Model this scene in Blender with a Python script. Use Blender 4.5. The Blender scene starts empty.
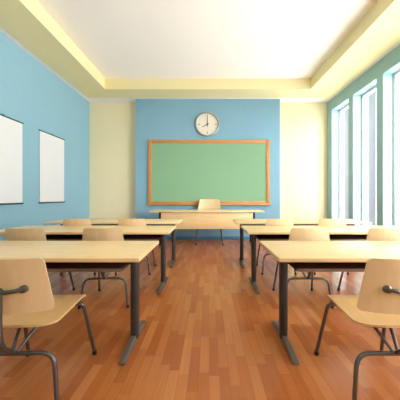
import bpy, bmesh, math, random
from mathutils import Vector, Matrix
C = bpy.context.scene.collection
PI = math.pi
random.seed(4)

# ------------------------------------------------------------------ materials
def srgb(r, g, b):
    f = lambda c: (c/255/12.92) if c/255 <= .04045 else ((c/255+.055)/1.055)**2.4
    return (f(r), f(g), f(b), 1)

def mat(name, col, rough=.5, metal=0, spec=.5, noise=None, bump=0):
    m = bpy.data.materials.new(name); m.use_nodes = True
    n = m.node_tree.nodes; l = m.node_tree.links; b = n['Principled BSDF']
    b.inputs['Base Color'].default_value = col
    b.inputs['Roughness'].default_value = rough
    b.inputs['Metallic'].default_value = metal
    b.inputs['Specular IOR Level'].default_value = spec
    if noise:
        sc, amt = noise
        tc = n.new('ShaderNodeTexCoord'); nz = n.new('ShaderNodeTexNoise')
        nz.inputs['Scale'].default_value = sc; nz.inputs['Detail'].default_value = 5
        l.new(tc.outputs['Object'], nz.inputs['Vector'])
        mx = n.new('ShaderNodeMix'); mx.data_type = 'RGBA'
        mx.inputs['A'].default_value = tuple(c*(1-amt) for c in col[:3])+(1,)
        mx.inputs['B'].default_value = tuple(min(1, c*(1+amt)) for c in col[:3])+(1,)
        l.new(nz.outputs['Fac'], mx.inputs['Factor']); l.new(mx.outputs['Result'], b.inputs['Base Color'])
        if bump:
            bp = n.new('ShaderNodeBump'); bp.inputs['Strength'].default_value = bump; bp.inputs['Distance'].default_value = .002
            l.new(nz.outputs['Fac'], bp.inputs['Height']); l.new(bp.outputs['Normal'], b.inputs['Normal'])
    return m

def wood(name, c1, c2, stretch=(1.2, 22, 22), rough=.4, scale=1.0, spec=.5):
    m = bpy.data.materials.new(name); m.use_nodes = True
    n = m.node_tree.nodes; l = m.node_tree.links; b = n['Principled BSDF']
    tc = n.new('ShaderNodeTexCoord'); mp = n.new('ShaderNodeMapping')
    mp.inputs['Scale'].default_value = stretch
    l.new(tc.outputs['Object'], mp.inputs['Vector'])
    nz = n.new('ShaderNodeTexNoise'); nz.inputs['Scale'].default_value = scale*3
    nz.inputs['Detail'].default_value = 6; nz.inputs['Distortion'].default_value = .6
    l.new(mp.outputs['Vector'], nz.inputs['Vector'])
    cr = n.new('ShaderNodeValToRGB'); cr.color_ramp.elements[0].position = .33; cr.color_ramp.elements[1].position = .68
    cr.color_ramp.elements[0].color = c1; cr.color_ramp.elements[1].color = c2
    l.new(nz.outputs['Fac'], cr.inputs['Fac']); l.new(cr.outputs['Color'], b.inputs['Base Color'])
    b.inputs['Roughness'].default_value = rough; b.inputs['Specular IOR Level'].default_value = spec
    return m

def floor_mat():
    m = bpy.data.materials.new('strip_parquet'); m.use_nodes = True
    n = m.node_tree.nodes; l = m.node_tree.links; b = n['Principled BSDF']
    def math_(op, a, bb=None):
        x = n.new('ShaderNodeMath'); x.operation = op
        for i, v in enumerate((a, bb)):
            if v is None: continue
            if isinstance(v, (int, float)): x.inputs[i].default_value = v
            else: l.new(v, x.inputs[i])
        return x.outputs[0]
    W, L = .066, .38
    tc = n.new('ShaderNodeTexCoord'); sp = n.new('ShaderNodeSeparateXYZ'); l.new(tc.outputs['Object'], sp.inputs[0])
    u = math_('DIVIDE', sp.outputs['X'], W); row = math_('FLOOR', u)
    w1 = n.new('ShaderNodeTexWhiteNoise'); w1.noise_dimensions = '1D'; l.new(row, w1.inputs['W'])
    v = math_('ADD', math_('DIVIDE', sp.outputs['Y'], L), math_('MULTIPLY', w1.outputs['Value'], 7.3))
    col = math_('FLOOR', v)
    cx = n.new('ShaderNodeCombineXYZ'); l.new(row, cx.inputs[0]); l.new(col, cx.inputs[1])
    w2 = n.new('ShaderNodeTexWhiteNoise'); w2.noise_dimensions = '3D'; l.new(cx.outputs[0], w2.inputs['Vector'])
    mp = n.new('ShaderNodeMapping'); mp.inputs['Scale'].default_value = (60, 3.2, 1); l.new(tc.outputs['Object'], mp.inputs['Vector'])
    sc = n.new('ShaderNodeVectorMath'); sc.operation = 'SCALE'; sc.inputs['Scale'].default_value = 13; l.new(w2.outputs['Color'], sc.inputs[0])
    ad = n.new('ShaderNodeVectorMath'); ad.operation = 'ADD'; l.new(mp.outputs[0], ad.inputs[0]); l.new(sc.outputs[0], ad.inputs[1])
    nz = n.new('ShaderNodeTexNoise'); nz.inputs['Scale'].default_value = 1; nz.inputs['Detail'].default_value = 6
    nz.inputs['Distortion'].default_value = .8; l.new(ad.outputs[0], nz.inputs['Vector'])
    f = math_('ADD', math_('MULTIPLY', w2.outputs['Value'], .62), math_('MULTIPLY', nz.outputs['Fac'], .45))
    cr = n.new('ShaderNodeValToRGB'); e = cr.color_ramp.elements
    e[0].position = .08; e[0].color = FLOOR[0]; e[1].position = .95; e[1].color = FLOOR[2]
    k = e.new(.5); k.color = FLOOR[1]
    l.new(f, cr.inputs['Fac'])
    fu = math_('FRACT', u); fv = math_('FRACT', v)
    eu = math_('MINIMUM', fu, math_('SUBTRACT', 1, fu)); ev = math_('MINIMUM', fv, math_('SUBTRACT', 1, fv))
    seam = math_('MAXIMUM', math_('LESS_THAN', eu, .018), math_('LESS_THAN', ev, .004))
    mx = n.new('ShaderNodeMix'); mx.data_type = 'RGBA'; l.new(math_('MULTIPLY', seam, .35), mx.inputs['Factor'])
    l.new(cr.outputs['Color'], mx.inputs['A']); mx.inputs['B'].default_value = srgb(96, 48, 24)
    l.new(mx.outputs['Result'], b.inputs['Base Color'])
    b.inputs['Roughness'].default_value = .24; b.inputs['Specular IOR Level'].default_value = .5
    return m

FLOOR = [srgb(166, 90, 42), srgb(190, 110, 56), srgb(208, 134, 76)]
M = {}
M['blue'] = mat('light_blue_paint', srgb(146, 189, 210), .75, spec=.25, noise=(9, .03))
M['accent'] = mat('deeper_blue_paint', srgb(134, 177, 202), .75, spec=.25, noise=(9, .03))
M['yellow'] = mat('pale_yellow_paint', srgb(244, 233, 196), .75, spec=.25, noise=(7, .02))
M['soffit'] = mat('warm_yellow_ceiling_paint', srgb(240, 230, 182), .75, spec=.25)
M['sidewall'] = mat('blue_green_paint', srgb(156, 194, 202), .75, spec=.25, noise=(9, .03))
M['white'] = mat('white_paint', srgb(250, 248, 247), .8, spec=.2)
M['base'] = mat('blue_skirting_paint', srgb(74, 134, 172), .45)
M['frame_w'] = mat('off_white_window_frame', srgb(224, 222, 214), .35)
M['sash'] = mat('pale_lilac_grey_blind_fabric', srgb(214, 218, 230), .8, noise=(40, .02))
M['floor'] = floor_mat()
M['birch'] = wood('birch_laminate', srgb(236, 200, 144), srgb(244, 215, 165), rough=.33)
M['ply'] = wood('light_plywood', srgb(232, 199, 154), srgb(237, 206, 163), stretch=(9, 9, 1.0), rough=.36)
M['plyseat'] = wood('light_plywood_seat', srgb(226, 182, 122), srgb(233, 194, 138), stretch=(14, 1.0, 14), rough=.36)
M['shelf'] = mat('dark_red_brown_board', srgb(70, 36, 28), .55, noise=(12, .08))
M['strip'] = mat('grey_edge_strip', srgb(128, 108, 102), .4)
M['leg'] = mat('dark_grey_painted_steel', srgb(70, 66, 66), .38, metal=.35)
M['footm'] = mat('silver_grey_foot', srgb(128, 120, 114), .35, metal=.5)
M['tube'] = mat('gunmetal_tube', srgb(108, 104, 104), .28, metal=.75)
M['rubber'] = mat('black_rubber', srgb(34, 32, 32), .7)
M['blackm'] = mat('black_steel', srgb(30, 30, 36), .4, metal=.3)
M['board'] = mat('green_chalkboard', srgb(134, 175, 143), .6, spec=.3, noise=(3, .03))
M['oak'] = wood('orange_oak_frame', srgb(186, 130, 74), srgb(206, 152, 94), rough=.4)
M['chrome'] = mat('brushed_silver', srgb(176, 176, 178), .3, metal=.6)
M['dial'] = mat('cream_dial', srgb(232, 226, 212), .5)
M['ink'] = mat('dark_brown_ink', srgb(54, 46, 44), .5)
M['paper'] = mat('white_screen_fabric', srgb(232, 235, 240), .85, spec=.15)
M['rod'] = mat('black_rod', srgb(36, 42, 48), .45)
q = M['sash'].node_tree; tb = q.nodes.new('ShaderNodeBsdfTranslucent'); tb.inputs[0].default_value = srgb(222, 224, 236)
mq = q.nodes.new('ShaderNodeMixShader'); mq.inputs[0].default_value = .12
q.links.new(q.nodes['Principled BSDF'].outputs[0], mq.inputs[1]); q.links.new(tb.outputs[0], mq.inputs[2]); q.links.new(mq.outputs[0], q.nodes['Material Output'].inputs[0])
g = bpy.data.materials.new('window_glass'); g.use_nodes = True
n = g.node_tree.nodes; l = g.node_tree.links; n.remove(n['Principled BSDF'])
tr = n.new('ShaderNodeBsdfTransparent'); tr.inputs[0].default_value = (.97, .98, .98, 1)
gl = n.new('ShaderNodeBsdfGlossy'); gl.inputs['Roughness'].default_value = .02
ms = n.new('ShaderNodeMixShader'); ms.inputs[0].default_value = .05
l.new(tr.outputs[0], ms.inputs[1]); l.new(gl.outputs[0], ms.inputs[2]); l.new(ms.outputs[0], n['Material Output'].inputs[0])
M['glass'] = g

# ------------------------------------------------------------------ mesh helpers
class MB:
    def __init__(s): s.bm = bmesh.new()
    def box(s, x0, x1, y0, y1, z0, z1, bev=0, seg=2):
        b = bmesh.new()
        bmesh.ops.create_cube(b, size=1)
        for v in b.verts:
            v.co = Vector(((x0+x1)/2+v.co.x*(x1-x0), (y0+y1)/2+v.co.y*(y1-y0), (z0+z1)/2+v.co.z*(z1-z0)))
        if bev: bmesh.ops.bevel(b, geom=b.edges[:], offset=bev, segments=seg, affect='EDGES', profile=.5)
        s._join(b); return s
    def _join(s, b):
        me = bpy.data.meshes.new('tmp'); b.to_mesh(me); b.free(); s.bm.from_mesh(me); bpy.data.meshes.remove(me)
    def tube(s, pts, r, k=12, caps=True, closed=False):
        pts = [Vector(p) for p in pts]; rings = []; N = len(pts); up = None
        for i, p in enumerate(pts):
            a = pts[i-1] if i > 0 else (pts[-1] if closed else p); c = pts[i+1] if i < N-1 else (pts[0] if closed else p)
            t = (c-a).normalized()
            if up is None: up = Vector((0, 0, 1)) if abs(t.z) < .9 else Vector((0, 1, 0))
            u = (up - t*up.dot(t)).normalized(); w = t.cross(u); up = u
            rr = r[i] if isinstance(r, (list, tuple)) else r
            rings.append([s.bm.verts.new(p+u*math.cos(2*PI*j/k)*rr+w*math.sin(2*PI*j/k)*rr) for j in range(k)])
        for i in range(N-1 if not closed else N):
            A, B = rings[i], rings[(i+1) % N]
            for j in range(k): s.bm.faces.new((A[j], A[(j+1) % k], B[(j+1) % k], B[j]))
        if caps and not closed:
            s.bm.faces.new(rings[0][::-1]); s.bm.faces.new(rings[-1])
        return s
    def prism(s, pts, axis, a0, a1, bev=0):
        b = bmesh.new()
        mk = {'x': lambda p, a: (a, p[0], p[1]), 'y': lambda p, a: (p[0], a, p[1]), 'z': lambda p, a: (p[0], p[1], a)}[axis]
        A = [b.verts.new(mk(p, a0)) for p in pts]; B = [b.verts.new(mk(p, a1)) for p in pts]; k = len(pts)
        b.faces.new(A[::-1]); b.faces.new(B)
        for j in range(k): b.faces.new((A[j], A[(j+1) % k], B[(j+1) % k], B[j]))
        bmesh.ops.recalc_face_normals(b, faces=b.faces[:])
        if bev: bmesh.ops.bevel(b, geom=b.edges[:], offset=bev, segments=2, affect='EDGES', profile=.5)
        s._join(b); return s
    def sheet(s, fn, nu, nv, th):
        """solid curved board: fn(u,v)->(point, normal)"""
        G = []
        for sd in (1, -1):
            G.append([[s.bm.verts.new(fn(i/nu, j/nv)[0]+fn(i/nu, j/nv)[1]*sd*th/2) for j in range(nv+1)] for i in range(nu+1)])
        F, K = G
        for i in range(nu):
            for j in range(nv):
                s.bm.faces.new((F[i][j], F[i+1][j], F[i+1][j+1], F[i][j+1]))
                s.bm.faces.new((K[i][j+1], K[i+1][j+1], K[i+1][j], K[i][j]))
        rim = [(i, 0) for i in range(nu)]+[(nu, j) for j in range(nv)]+[(i, nv) for i in range(nu, 0, -1)]+[(0, j) for j in range(nv, 0, -1)]
        for a in range(len(rim)):
            p, q = rim[a], rim[(a+1) % len(rim)]
            s.bm.faces.new((F[p[0]][p[1]], K[p[0]][p[1]], K[q[0]][q[1]], F[q[0]][q[1]]))
        return s
    def build(s, name, m, parent=None, smooth=True, loc=None):
        bmesh.ops.recalc_face_normals(s.bm, faces=s.bm.faces[:])
        me = bpy.data.meshes.new(name); s.bm.to_mesh(me); s.bm.free()
        for p in me.polygons: p.use_smooth = smooth
        if smooth: me.set_sharp_from_angle(angle=math.radians(38))
        me.materials.append(m)
        o = bpy.data.objects.new(name, me); C.objects.link(o)
        if parent: o.parent = parent
        if loc: o.location = loc
        return o

def smooth_path(pts, rad=.04, seg=6):
    pts = [Vector(p) for p in pts]; out = [pts[0]]
    for i in range(1, len(pts)-1):
        a, p, c = pts[i-1], pts[i], pts[i+1]
        d1 = (a-p); d2 = (c-p); r = min(rad, d1.length*.48, d2.length*.48)
        s0 = p+d1.normalized()*r; s1 = p+d2.normalized()*r
        for k in range(seg+1):
            t = k/seg; out.append(s0*(1-t)**2+p*2*t*(1-t)+s1*t*t)
    out.append(pts[-1]); return out

def tag(o, label, cat, group=None):
    o['label'] = label; o['category'] = cat
    if group: o['group'] = group
    return o
def thing(name, label, cat, loc=(0, 0, 0), rz=0, group=None):
    o = bpy.data.objects.new(name, None); C.objects.link(o); o.location = loc; o.rotation_euler = (0, 0, rz)
    o.empty_display_size = .1
    return tag(o, label, cat, group)
def structure(o): o['kind'] = 'structure'; return o
def box(name, m, x0, x1, y0, y1, z0, z1, parent=None, bev=0):
    return MB().box(x0, x1, y0, y1, z0, z1, bev).build(name, m, parent)
def copy_tree(o, parent=None):
    c = o.copy(); C.objects.link(c)
    if parent: c.parent = parent
    for ch in list(o.children): copy_tree(ch, c)
    return c

# ------------------------------------------------------------------ the room
XL, XR, YB, YP, YF, ZC = -3.35, 3.32, 6.2, 5.98, -3.2, 3.80
TI, TH = 2.55, .256                       # ceiling tray half-width, step height
structure(box('floor', M['floor'], XL-.3, XR+.5, YF-.2, YB+.2, -.1, 0))
structure(box('wall_left', M['blue'], XL-.2, XL, YF-.2, YB+.2, 0, 4.3))
structure(box('wall_back', M['yellow'], XL, XR, YB, YB+.2, 0, 4.3))
structure(box('wall_rear', M['yellow'], XL, XR, YF-.2, YF, 0, 4.3))
structure(box('wall_front_panel', M['accent'], -1.99, 1.92, YP, YB, 0, ZC))
# ceiling: white lid, white margin round the walls, yellow dropped frame
mb = MB().box(XL-.2, XR+.4, YF-.2, YB+.2, ZC+TH, 4.3)
structure(mb.build('ceiling', M['white']))
Y0T, Y1T = -2.4, 5.42
mb = MB()
for (a, b, c, d) in ((XL, -3.24, YF, YB), (3.235, XR, YF, YB), (-3.24, 3.235, 5.89, YB), (-3.24, 3.235, YF, -3.1)):
    mb.box(a, b, c, d, ZC+.003, ZC+TH)
structure(mb.build('trim_1', M['white']))
mb = MB()
for (a, b, c, d) in ((-3.24, -TI, -3.1, 5.89), (TI-.05, 3.235, -3.1, 5.89), (-TI, TI-.05, Y1T, 5.89), (-TI, TI-.05, -3.1, Y0T)):
    mb.box(a, b, c, d, ZC-.004, ZC+TH)
structure(mb.build('trim_2', M['soffit']))
# skirtings
structure(box('baseboard_back', M['base'], -1.99, 1.92, YP-.015, YP, 0, .085))
mb = MB().box(XL, -1.99, YB-.015, YB, 0, .085).box(1.92, XR, YB-.015, YB, 0, .085)
structure(mb.build('trim_3', M['base']))
structure(box('baseboard_left', M['base'], XL, XL+.015, YF, YB-.015, 0, .085))

# right wall with tall windows
WT = .26; SILL, HEAD = .42, 3.50
far = [5.97-.8765*i for i in range(8)]
ww = .712
mb = MB(); y = YB
for fy in far:
    mb.box(XR, XR+WT, fy, y, 0, 4.3); y = fy-ww
    mb.box(XR, XR+WT, y, fy, 0, SILL); mb.box(XR, XR+WT, y, fy, HEAD, 4.3)
mb.box(XR, XR+WT, YF-.2, y, 0, 4.3)
structure(mb.build('wall_right', M['sidewall'], smooth=False))
structure(box('baseboard_right', M['base'], XR-.015, XR, YF, YB-.015, 0, .085))
for i, fy in enumerate(far):
    w = bpy.data.objects.new('window_%d' % (i+1), None); C.objects.link(w); structure(w)
    w.location = (XR, fy-ww/2, SILL)
    h = HEAD-SILL; a, b = -ww/2, ww/2; x0, x1 = .19, .25
    fr = MB().box(x0, x1, a, a+.055, 0, h, .006).box(x0, x1, b-.055, b, 0, h, .006)
    fr.box(x0, x1, a+.055, b-.055, h-.06, h, .006).box(x0, x1, a+.055, b-.055, 0, .07, .006)
    fr.box(x0+.03, x1-.005, -.11, -.075, .07, h-.06, .004)
    fr.build('window_frame', M['frame_w'], w)
    MB().box(.218, .224, a+.05, b-.05, .065, h-.055).build('pane', M['glass'], w)
    MB().box(.04, .19, a-.0, b+.0, -.0, .012, .003).build('window_sill', M['frame_w'], w)
    if i < 4:
        MB().box(.198, .208, -.08, .141, .07, h-.1, .002).build('blind_panel', M['sash'], w)

# ------------------------------------------------------------------ chalkboard, clock, screens
t = thing('chalkboard', 'large green chalkboard in an orange wooden frame on the blue front wall', 'chalkboard', (-.01, YP, .93))
bx0, bx1, bz1 = -1.63, 1.645, 1.765
mb = MB()
fw = .1
fr = MB().box(bx0, bx0+fw, -.045, 0, .04, bz1, .008).box(bx1-fw, bx1, -.045, 0, .04, bz1, .008)
fr.box(bx0+fw, bx1-fw, -.045, 0, bz1-fw, bz1, .008).box(bx0+fw, bx1-fw, -.045, 0, .04, .11, .008)
fr.build('frame', M['oak'], t)
box('writing_surface', M['board'], bx0+fw-.01, bx1-fw+.01, -.03, 0, .1, bz1-fw+.01, t)
MB().prism([(-.085, 0), (0, 0), (0, .045), (-.045, .045), (-.075, .035), (-.085, .03)], 'x', bx0-.03, bx1+.03, .004).build('chalk_tray', M['oak'], t)

t = thing('wall_clock', 'round wall clock with cream dial and silver rim above the chalkboard', 'clock', (-.045, YP, 3.11))
R = .328; K = 64
mb = MB()
prof = [(R-.03, 0), (R-.004, 0), (R, -.012), (R, -.045), (R-.012, -.058), (R-.03, -.058), (R-.042, -.046), (R-.042, -.02)]
rings = [[mb.bm.verts.new((math.cos(2*PI*j/K)*r, yy, math.sin(2*PI*j/K)*r)) for j in range(K)] for r, yy in prof]
for i in range(len(prof)-1):
    for j in range(K): mb.bm.faces.new((rings[i][j], rings[i][(j+1) % K], rings[i+1][(j+1) % K], rings[i+1][j]))
mb.build('rim', M['chrome'], t)
mb = MB(); mb.prism([(math.cos(2*PI*j/K)*(R-.036), math.sin(2*PI*j/K)*(R-.036)) for j in range(K)], 'y', -.024, -.002)
mb.build('dial', M['dial'], t)
def bar(mb, ang, r0, r1, w0, w1, y0, y1):
    d = Vector((math.sin(ang), 0, math.cos(ang))); s = Vector((d.z, 0, -d.x))
    q = [d*r0-s*w0, d*r0+s*w0, d*r1+s*w1, d*r1-s*w1]
    mb.prism([(p.x, p.z) for p in q], 'y', y0, y1)
for k in range(12):
    big = k % 3 == 0
    mb = MB(); bar(mb, k*PI/6, .205 if big else .232, .252, .009 if big else .004, .009 if big else .004, -.027, -.0235)
    mb.build('hour_mark', M['ink'], t)
for k in range(60):
    if k % 5:
        mb = MB(); bar(mb, k*PI/30, .244, .252, .0022, .0022, -.0255, -.0235); mb.build('minute_mark', M['ink'], t)
mb = MB(); bar(mb, 8*PI/6, -.04, .165, .013, .006, -.032, -.028); mb.build('hour_hand', M['ink'], t)
mb = MB(); bar(mb, 0, -.06, .225, .012, .006, -.038, -.034); mb.build('minute_hand', M['ink'], t)
mb = MB(); bar(mb, PI, -.19, .07, .002, .002, -.043, -.040)
mb.tube([(0, -.045, 0), (0, -.023, 0)], .016, 16); mb.build('second_hand', M['ink'], t)

def screen(yc, zb, zt, label):
    t = thing('hanging_screen', label, 'screen', (XL, yc, zb), 0, 'blank white screens on the left wall')
    h = zt-zb; w = .74
    MB().box(.010, .016, -w/2+.006, w/2-.006, .012, h-.012).build('sheet', M['paper'], t)
    MB().tube([(.014, -w/2-.008, h-.006), (.014, w/2+.008, h-.006)], .012, 12).build('top_rod', M['rod'], t)
    MB().tube([(.014, -w/2-.008, .006), (.014, w/2+.008, .006)], .013, 12).build('bottom_rod', M['rod'], t)
    MB().tube([(0, 0, h+.022), (.016, 0, h+.022), (.018, 0, h+.004)], .005, 8).build('hook', M['rod'], t)
screen(4.72, 1.03, 2.475, 'blank white hanging screen on the blue wall, the farther of two')
screen(3.585, 1.03, 2.475, 'blank white hanging screen on the blue wall, the nearer of two')

# ------------------------------------------------------------------ student desks
GD = 'two-seat student desks in two columns'
def make_desk():
    t = thing('student_desk', '', 'desk', (0, 0, 0), 0, GD)
    W, D, H = 2.175, .595, .74          # origin: near, aisle-side corner column centre
    MB().box(-W/2, W/2, -D/2, D/2, H-.028, H, .003).build('tabletop', M['birch'], t)
    sx = W/2-.165
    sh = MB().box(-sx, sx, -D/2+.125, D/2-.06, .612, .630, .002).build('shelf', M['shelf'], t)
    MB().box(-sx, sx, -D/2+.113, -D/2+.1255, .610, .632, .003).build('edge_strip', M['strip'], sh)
    for s in (-1, 1):
        cx = s*(W/2-.125)
        # rounded-oblong steel column
        pr = []
        for k in range(24):
            a = 2*PI*k/24; ca, sa = math.cos(a), math.sin(a)
            pr.append((cx+.031*math.copysign(abs(ca)**.7, ca), -.005+.04*math.copysign(abs(sa)**.8, sa)))
        lg = MB().prism(pr, 'z', .03, H-.036).build('leg', M['leg'], t)
        MB().box(cx-.04, cx+.04, -D/2+.06, D/2-.06, H-.038, H-.028, .002).build('bracket', M['leg'], lg)
        MB().prism([(-.275, .004), (.245, .004), (.245, .022), (.07, .062), (-.07, .062), (-.275, .024)], 'x', cx-.021, cx+.021, .006).build('foot', M['footm'], lg)
        for yy in (-.24, .23):
            MB().tube([(cx, yy, 0), (cx, yy, .008)], .016, 12).build('foot_pad', M['rubber'], lg)
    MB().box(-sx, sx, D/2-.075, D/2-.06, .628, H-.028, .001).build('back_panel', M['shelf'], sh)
    # rails carrying the shelf under the top
    for s in (-1, 1):
        MB().box(s*(sx-.002)-.006, s*(sx-.002)+.006, D/2-.30, D/2-.08, .618, H-.028, .002).build('shelf_rail', M['leg'], t)
    return t
desk0 = make_desk()
rowY = [1.48, 2.585, 3.55]
deskX = {-1: [-1.556, -1.556, -1.578], 1: [1.558, 1.545, 1.530]}
rname = ['front-most student desk, nearest the camera,', 'middle-row student desk', 'farthest-row student desk, nearest the teacher,']
side = {-1: 'on the blue wall side of the aisle', 1: 'on the window side of the aisle'}
first = True
for s in (-1, 1):
    for i, y in enumerate(rowY):
        t = desk0 if first else copy_tree(desk0); first = False
        t.location = (deskX[s][i], y+.2975, 0)
        t['label'] = 'light birch %s %s' % (rname[i], side[s])

# ------------------------------------------------------------------ chairs
def make_chair(name='student_chair'):
    t = thing(name, '', 'chair')
    # backrest: trapezoid, wider at the bottom, hollow towards the sitter, rounded corners
    def back(u, v):
        a = 2*u-1; zz = .548+.285*v
        hw = .233-.043*v
        # round corners by pulling the side in near top and bottom
        e = .026
        dz = min((1-v)*.285, v*.285)
        if dz < e: hw -= e-math.sqrt(max(0, e*e-(e-dz)**2))
        x = a*hw
        yy = -.052+.05*(x/.23)**2 - .012*v + .02*(1-v)**2*0
        n = Vector((-2*.05*x/.23**2, 1, -.04)).normalized()
        return Vector((x, yy, zz)), n
    def nv(v): return v
    b = MB()
    # non-uniform rows so the corner arcs stay smooth
    rows = [0, .004, .015, .035, .07, .12]+[.2+.1*k for k in range(7)]+[.88, .93, .965, .985, .996, 1]
    def fn(u, v): return back(u, rows[int(round(v*(len(rows)-1)))])
    b.sheet(fn, 20, len(rows)-1, .012)
    b.build('backrest', M['ply'], t)
    # seat: rounded rear, slight dish, front edge rolled down
    ys = [0, .004, .015, .035, .06, .09, .13, .17, .21, .25, .29, .32, .345, .365, .382, .396, .405]
    def seatp(u, v):
        y = ys[int(round(v*(len(ys)-1)))]
        a = 2*u-1
        hw = .208-.012*(y/.405)
        if y < .085: hw = .208*(.42+.58*math.sqrt(max(0, 1-((.085-y)/.085)**2)))
        if y > .37: hw -= .028*(1-math.sqrt(max(0, 1-((y-.37)/.036)**2)))
        x = a*hw
        z = .444+.022*(y/.405)-.010*math.exp(-((y-.15)/.1)**2)*(1-a*a)
        if y < .08: z += .012*((.08-y)/.08)**2
        if y > .33: z -= .030*((y-.33)/.075)**2
        return x, y+.0, z
    def sf(u, v):
        e = 1e-3
        x, y, z = seatp(u, v)
        dz = 0
        if y > .33: dz = -2*.030*((y-.33)/.075)/.075
        return Vector((x, y, z)), Vector((0, -dz, 1)).normalized()
    MB().sheet(sf, 16, len(ys)-1, .013).build('seat', M['plyseat'], t)
    r = .0115
    rl = MB().tube(smooth_path([(-.245, -.005, .02), (-.212, .02, .298), (.212, .02, .298), (.245, -.005, .02)], .075, 8), r, 12).build('rear_leg_frame', M['tube'], t)
    fl = MB().tube(smooth_path([(-.236, .425, .02), (-.202, .33, .432-.009), (-.12, .30, .417), (.12, .30, .417), (.202, .33, .432-.009), (.236, .425, .02)], .05, 8), r, 12).build('front_leg_frame', M['tube'], t)
    MB().tube(smooth_path([(0, .02, .30), (0, -.055, .37), (0, -.070, .46), (0, -.072, .672)], .06, 6), .0125, 12).build('spine_tube', M['tube'], t)
    for s in (-1, 1):
        MB().tube(smooth_path([(s*.012, .02, .302), (s*.05, .12, .395), (s*.10, .30, .415)], .05, 6), .009, 10).build('brace', M['tube'], t)
        cb = MB().tube(smooth_path([(0, -.072, .668), (s*.045, -.072, .668), (s*.085, -.072, .676), (s*.107, -.056, .678)], .03, 6), .0105, 12).build('crossbar', M['tube'], t)
        MB().tube([(s*.107, -.069, .678), (s*.107, -.064, .678), (s*.107, -.052, .678), (s*.107, -.046, .678)], [.012, .019, .021, .021], 20).build('mounting_boss', M['tube'], cb)
    MB().tube([(0, -.072, .655), (0, -.072, .68), (0, -.072, .688)], [.0155, .0155, .009], 16).build('joint_cap', M['tube'], t)
    for s in (-1, 1):
        MB().tube([(s*.248, -.007, 0), (s*.244, -.004, .03)], .0145, 12).build('rubber_foot', M['rubber'], rl)
        MB().tube([(s*.2365, .427, 0), (s*.235, .420, .03)], .0145, 12).build('rubber_foot', M['rubber'], fl)
    return t
ch0 = make_chair()
GC = 'plywood student chairs pushed up to the desks'
spots = [
    (-1.06, 1.185, .03, 'plywood chair nearest the camera on the left, at the front-most blue wall side desk'),
    (1.02, 1.185, 0, 'plywood chair nearest the camera on the right, at the front-most window side desk'),
    (-1.09, 2.295, .04, 'plywood chair nearer the aisle at the middle-row desk on the blue wall side'),
    (-1.89, 2.295, .03, 'plywood chair nearer the blue wall at the middle-row desk'),
    (1.03, 2.295, 0, 'plywood chair nearer the aisle at the middle-row desk on the window side'),
    (1.83, 2.295, 0, 'plywood chair nearer the windows at the middle-row desk'),
    (-1.125, 3.26, .03, 'plywood chair nearer the aisle at the farthest blue wall side desk'),
    (-1.93, 3.26, .03, 'plywood chair nearer the blue wall at the farthest desk'),
    (1.035, 3.275, 0, 'plywood chair nearer the aisle at the farthest window side desk'),
    (1.81, 3.275, 0, 'plywood chair nearer the windows at the farthest desk'),
]
for i, (x, y, rz, lab) in enumerate(spots):
    t = ch0 if i == 0 else copy_tree(ch0)
    t.location = (x, y, 0); t.rotation_euler = (0, 0, rz)
    tag(t, lab, 'chair', GC)
# teacher's chair: the same design, larger, facing the class
t = copy_tree(ch0); t.name = 'teacher_chair'
del t['group']
tag(t, 'larger pale plywood teacher chair behind the long desk under the chalkboard', 'chair')
t.location = (.01, 5.80, 0); t.rotation_euler = (0, 0, PI); t.scale = (1.36, 1.28, 1.31)

# ------------------------------------------------------------------ teacher's desk
t = thing('teacher_desk', 'long birch teacher desk with a front modesty panel before the chalkboard', 'desk', (-.045, 5.3, 0))
TW, TD, THh = 2.61, .6, .835
MB().box(-TW/2, TW/2, -TD/2, TD/2, THh-.03, THh, .003).build('tabletop', M['birch'], t)
box('modesty_panel', M['birch'], -1.055, 1.055, -.235, -.215, .415, THh-.045, t, .002)
for s in (-1, 1):
    lg = MB().box(s*1.08-.022, s*1.08+.022, -.25, -.205, .03, THh-.03, .006).box(s*1.08-.022, s*1.08+.022, .18, .225, .03, THh-.03, .006)
    lg.box(s*1.08-.02, s*1.08+.02, -.21, .185, THh-.075, THh-.03, .004)
    lo = lg.build('leg_frame', M['blackm'], t)
    MB().box(s*1.08-.025, s*1.08+.025, -.27, .26, 0, .035, .008).build('foot', M['footm'], lo)

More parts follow.
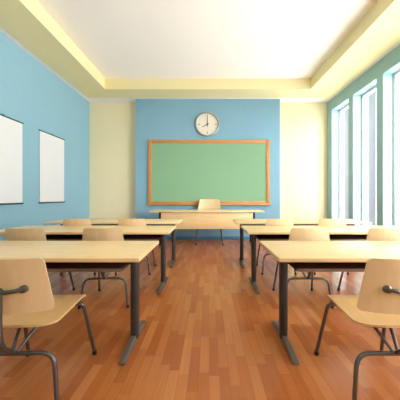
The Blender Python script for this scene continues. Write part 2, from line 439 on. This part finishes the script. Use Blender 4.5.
# ------------------------------------------------------------------ light and camera
SUN = 13.0
w = bpy.data.worlds.new('daylight'); bpy.context.scene.world = w; w.use_nodes = True
nt = w.node_tree; bg = nt.nodes['Background']
tc = nt.nodes.new('ShaderNodeTexCoord'); sp = nt.nodes.new('ShaderNodeSeparateXYZ'); nt.links.new(tc.outputs['Generated'], sp.inputs[0])
cr = nt.nodes.new('ShaderNodeValToRGB'); e = cr.color_ramp.elements
mr = nt.nodes.new('ShaderNodeMapRange'); mr.inputs['From Min'].default_value = -1; mr.inputs['From Max'].default_value = 1
nt.links.new(sp.outputs['Z'], mr.inputs['Value']); nt.links.new(mr.outputs[0], cr.inputs[0])
e[0].position = .44; e[0].color = (1.75, 1.72, 1.68, 1); e[1].position = .52; e[1].color = (.93, .97, 1, 1)
nt.links.new(cr.outputs[0], bg.inputs['Color'])
bg.inputs['Strength'].default_value = 7.7

def area(name, loc, rot, sx, sy, e, col=(1, 1, 1), portal=False):
    L = bpy.data.lights.new(name, 'AREA'); L.shape = 'RECTANGLE'; L.size = sx; L.size_y = sy; L.energy = e; L.color = col
    if portal: L.cycles.is_portal = True
    o = bpy.data.objects.new(name, L); C.objects.link(o); o.location = loc; o.rotation_euler = rot
    return o
area('window_daylight_portal', (XR+WT+.05, 1.4, 2.0), (0, PI/2, 0), 3.4, 9.4, 1, portal=True)

sl = bpy.data.lights.new('hazy_sun', 'SUN'); sl.energy = SUN; sl.angle = math.radians(45); sl.color = (1, .97, .92)
so = bpy.data.objects.new('hazy_sun', sl); C.objects.link(so); so.location = (8, -4, 6)
so.rotation_euler = Vector((-.58, .76, -.29)).to_track_quat('-Z', 'Y').to_euler()
cam = bpy.data.cameras.new('camera'); co = bpy.data.objects.new('camera', cam); C.objects.link(co)
co.location = (0, 0, 1.15); co.rotation_euler = (PI/2, 0, 0)
cam.sensor_width = 36; cam.lens = 36*221/400; cam.shift_x = -9/400; cam.shift_y = -3/400
cam.clip_start = .02
S = bpy.context.scene; S.camera = co
S.view_settings.view_transform = 'Standard'; S.view_settings.look = 'None'
S.view_settings.gamma = 1; S.view_settings.use_curve_mapping = False; S.view_settings.exposure = 0.2
S.cycles.max_bounces = 10; S.cycles.diffuse_bounces = 7; S.cycles.use_denoising = True
S.cycles.sample_clamp_indirect = 8
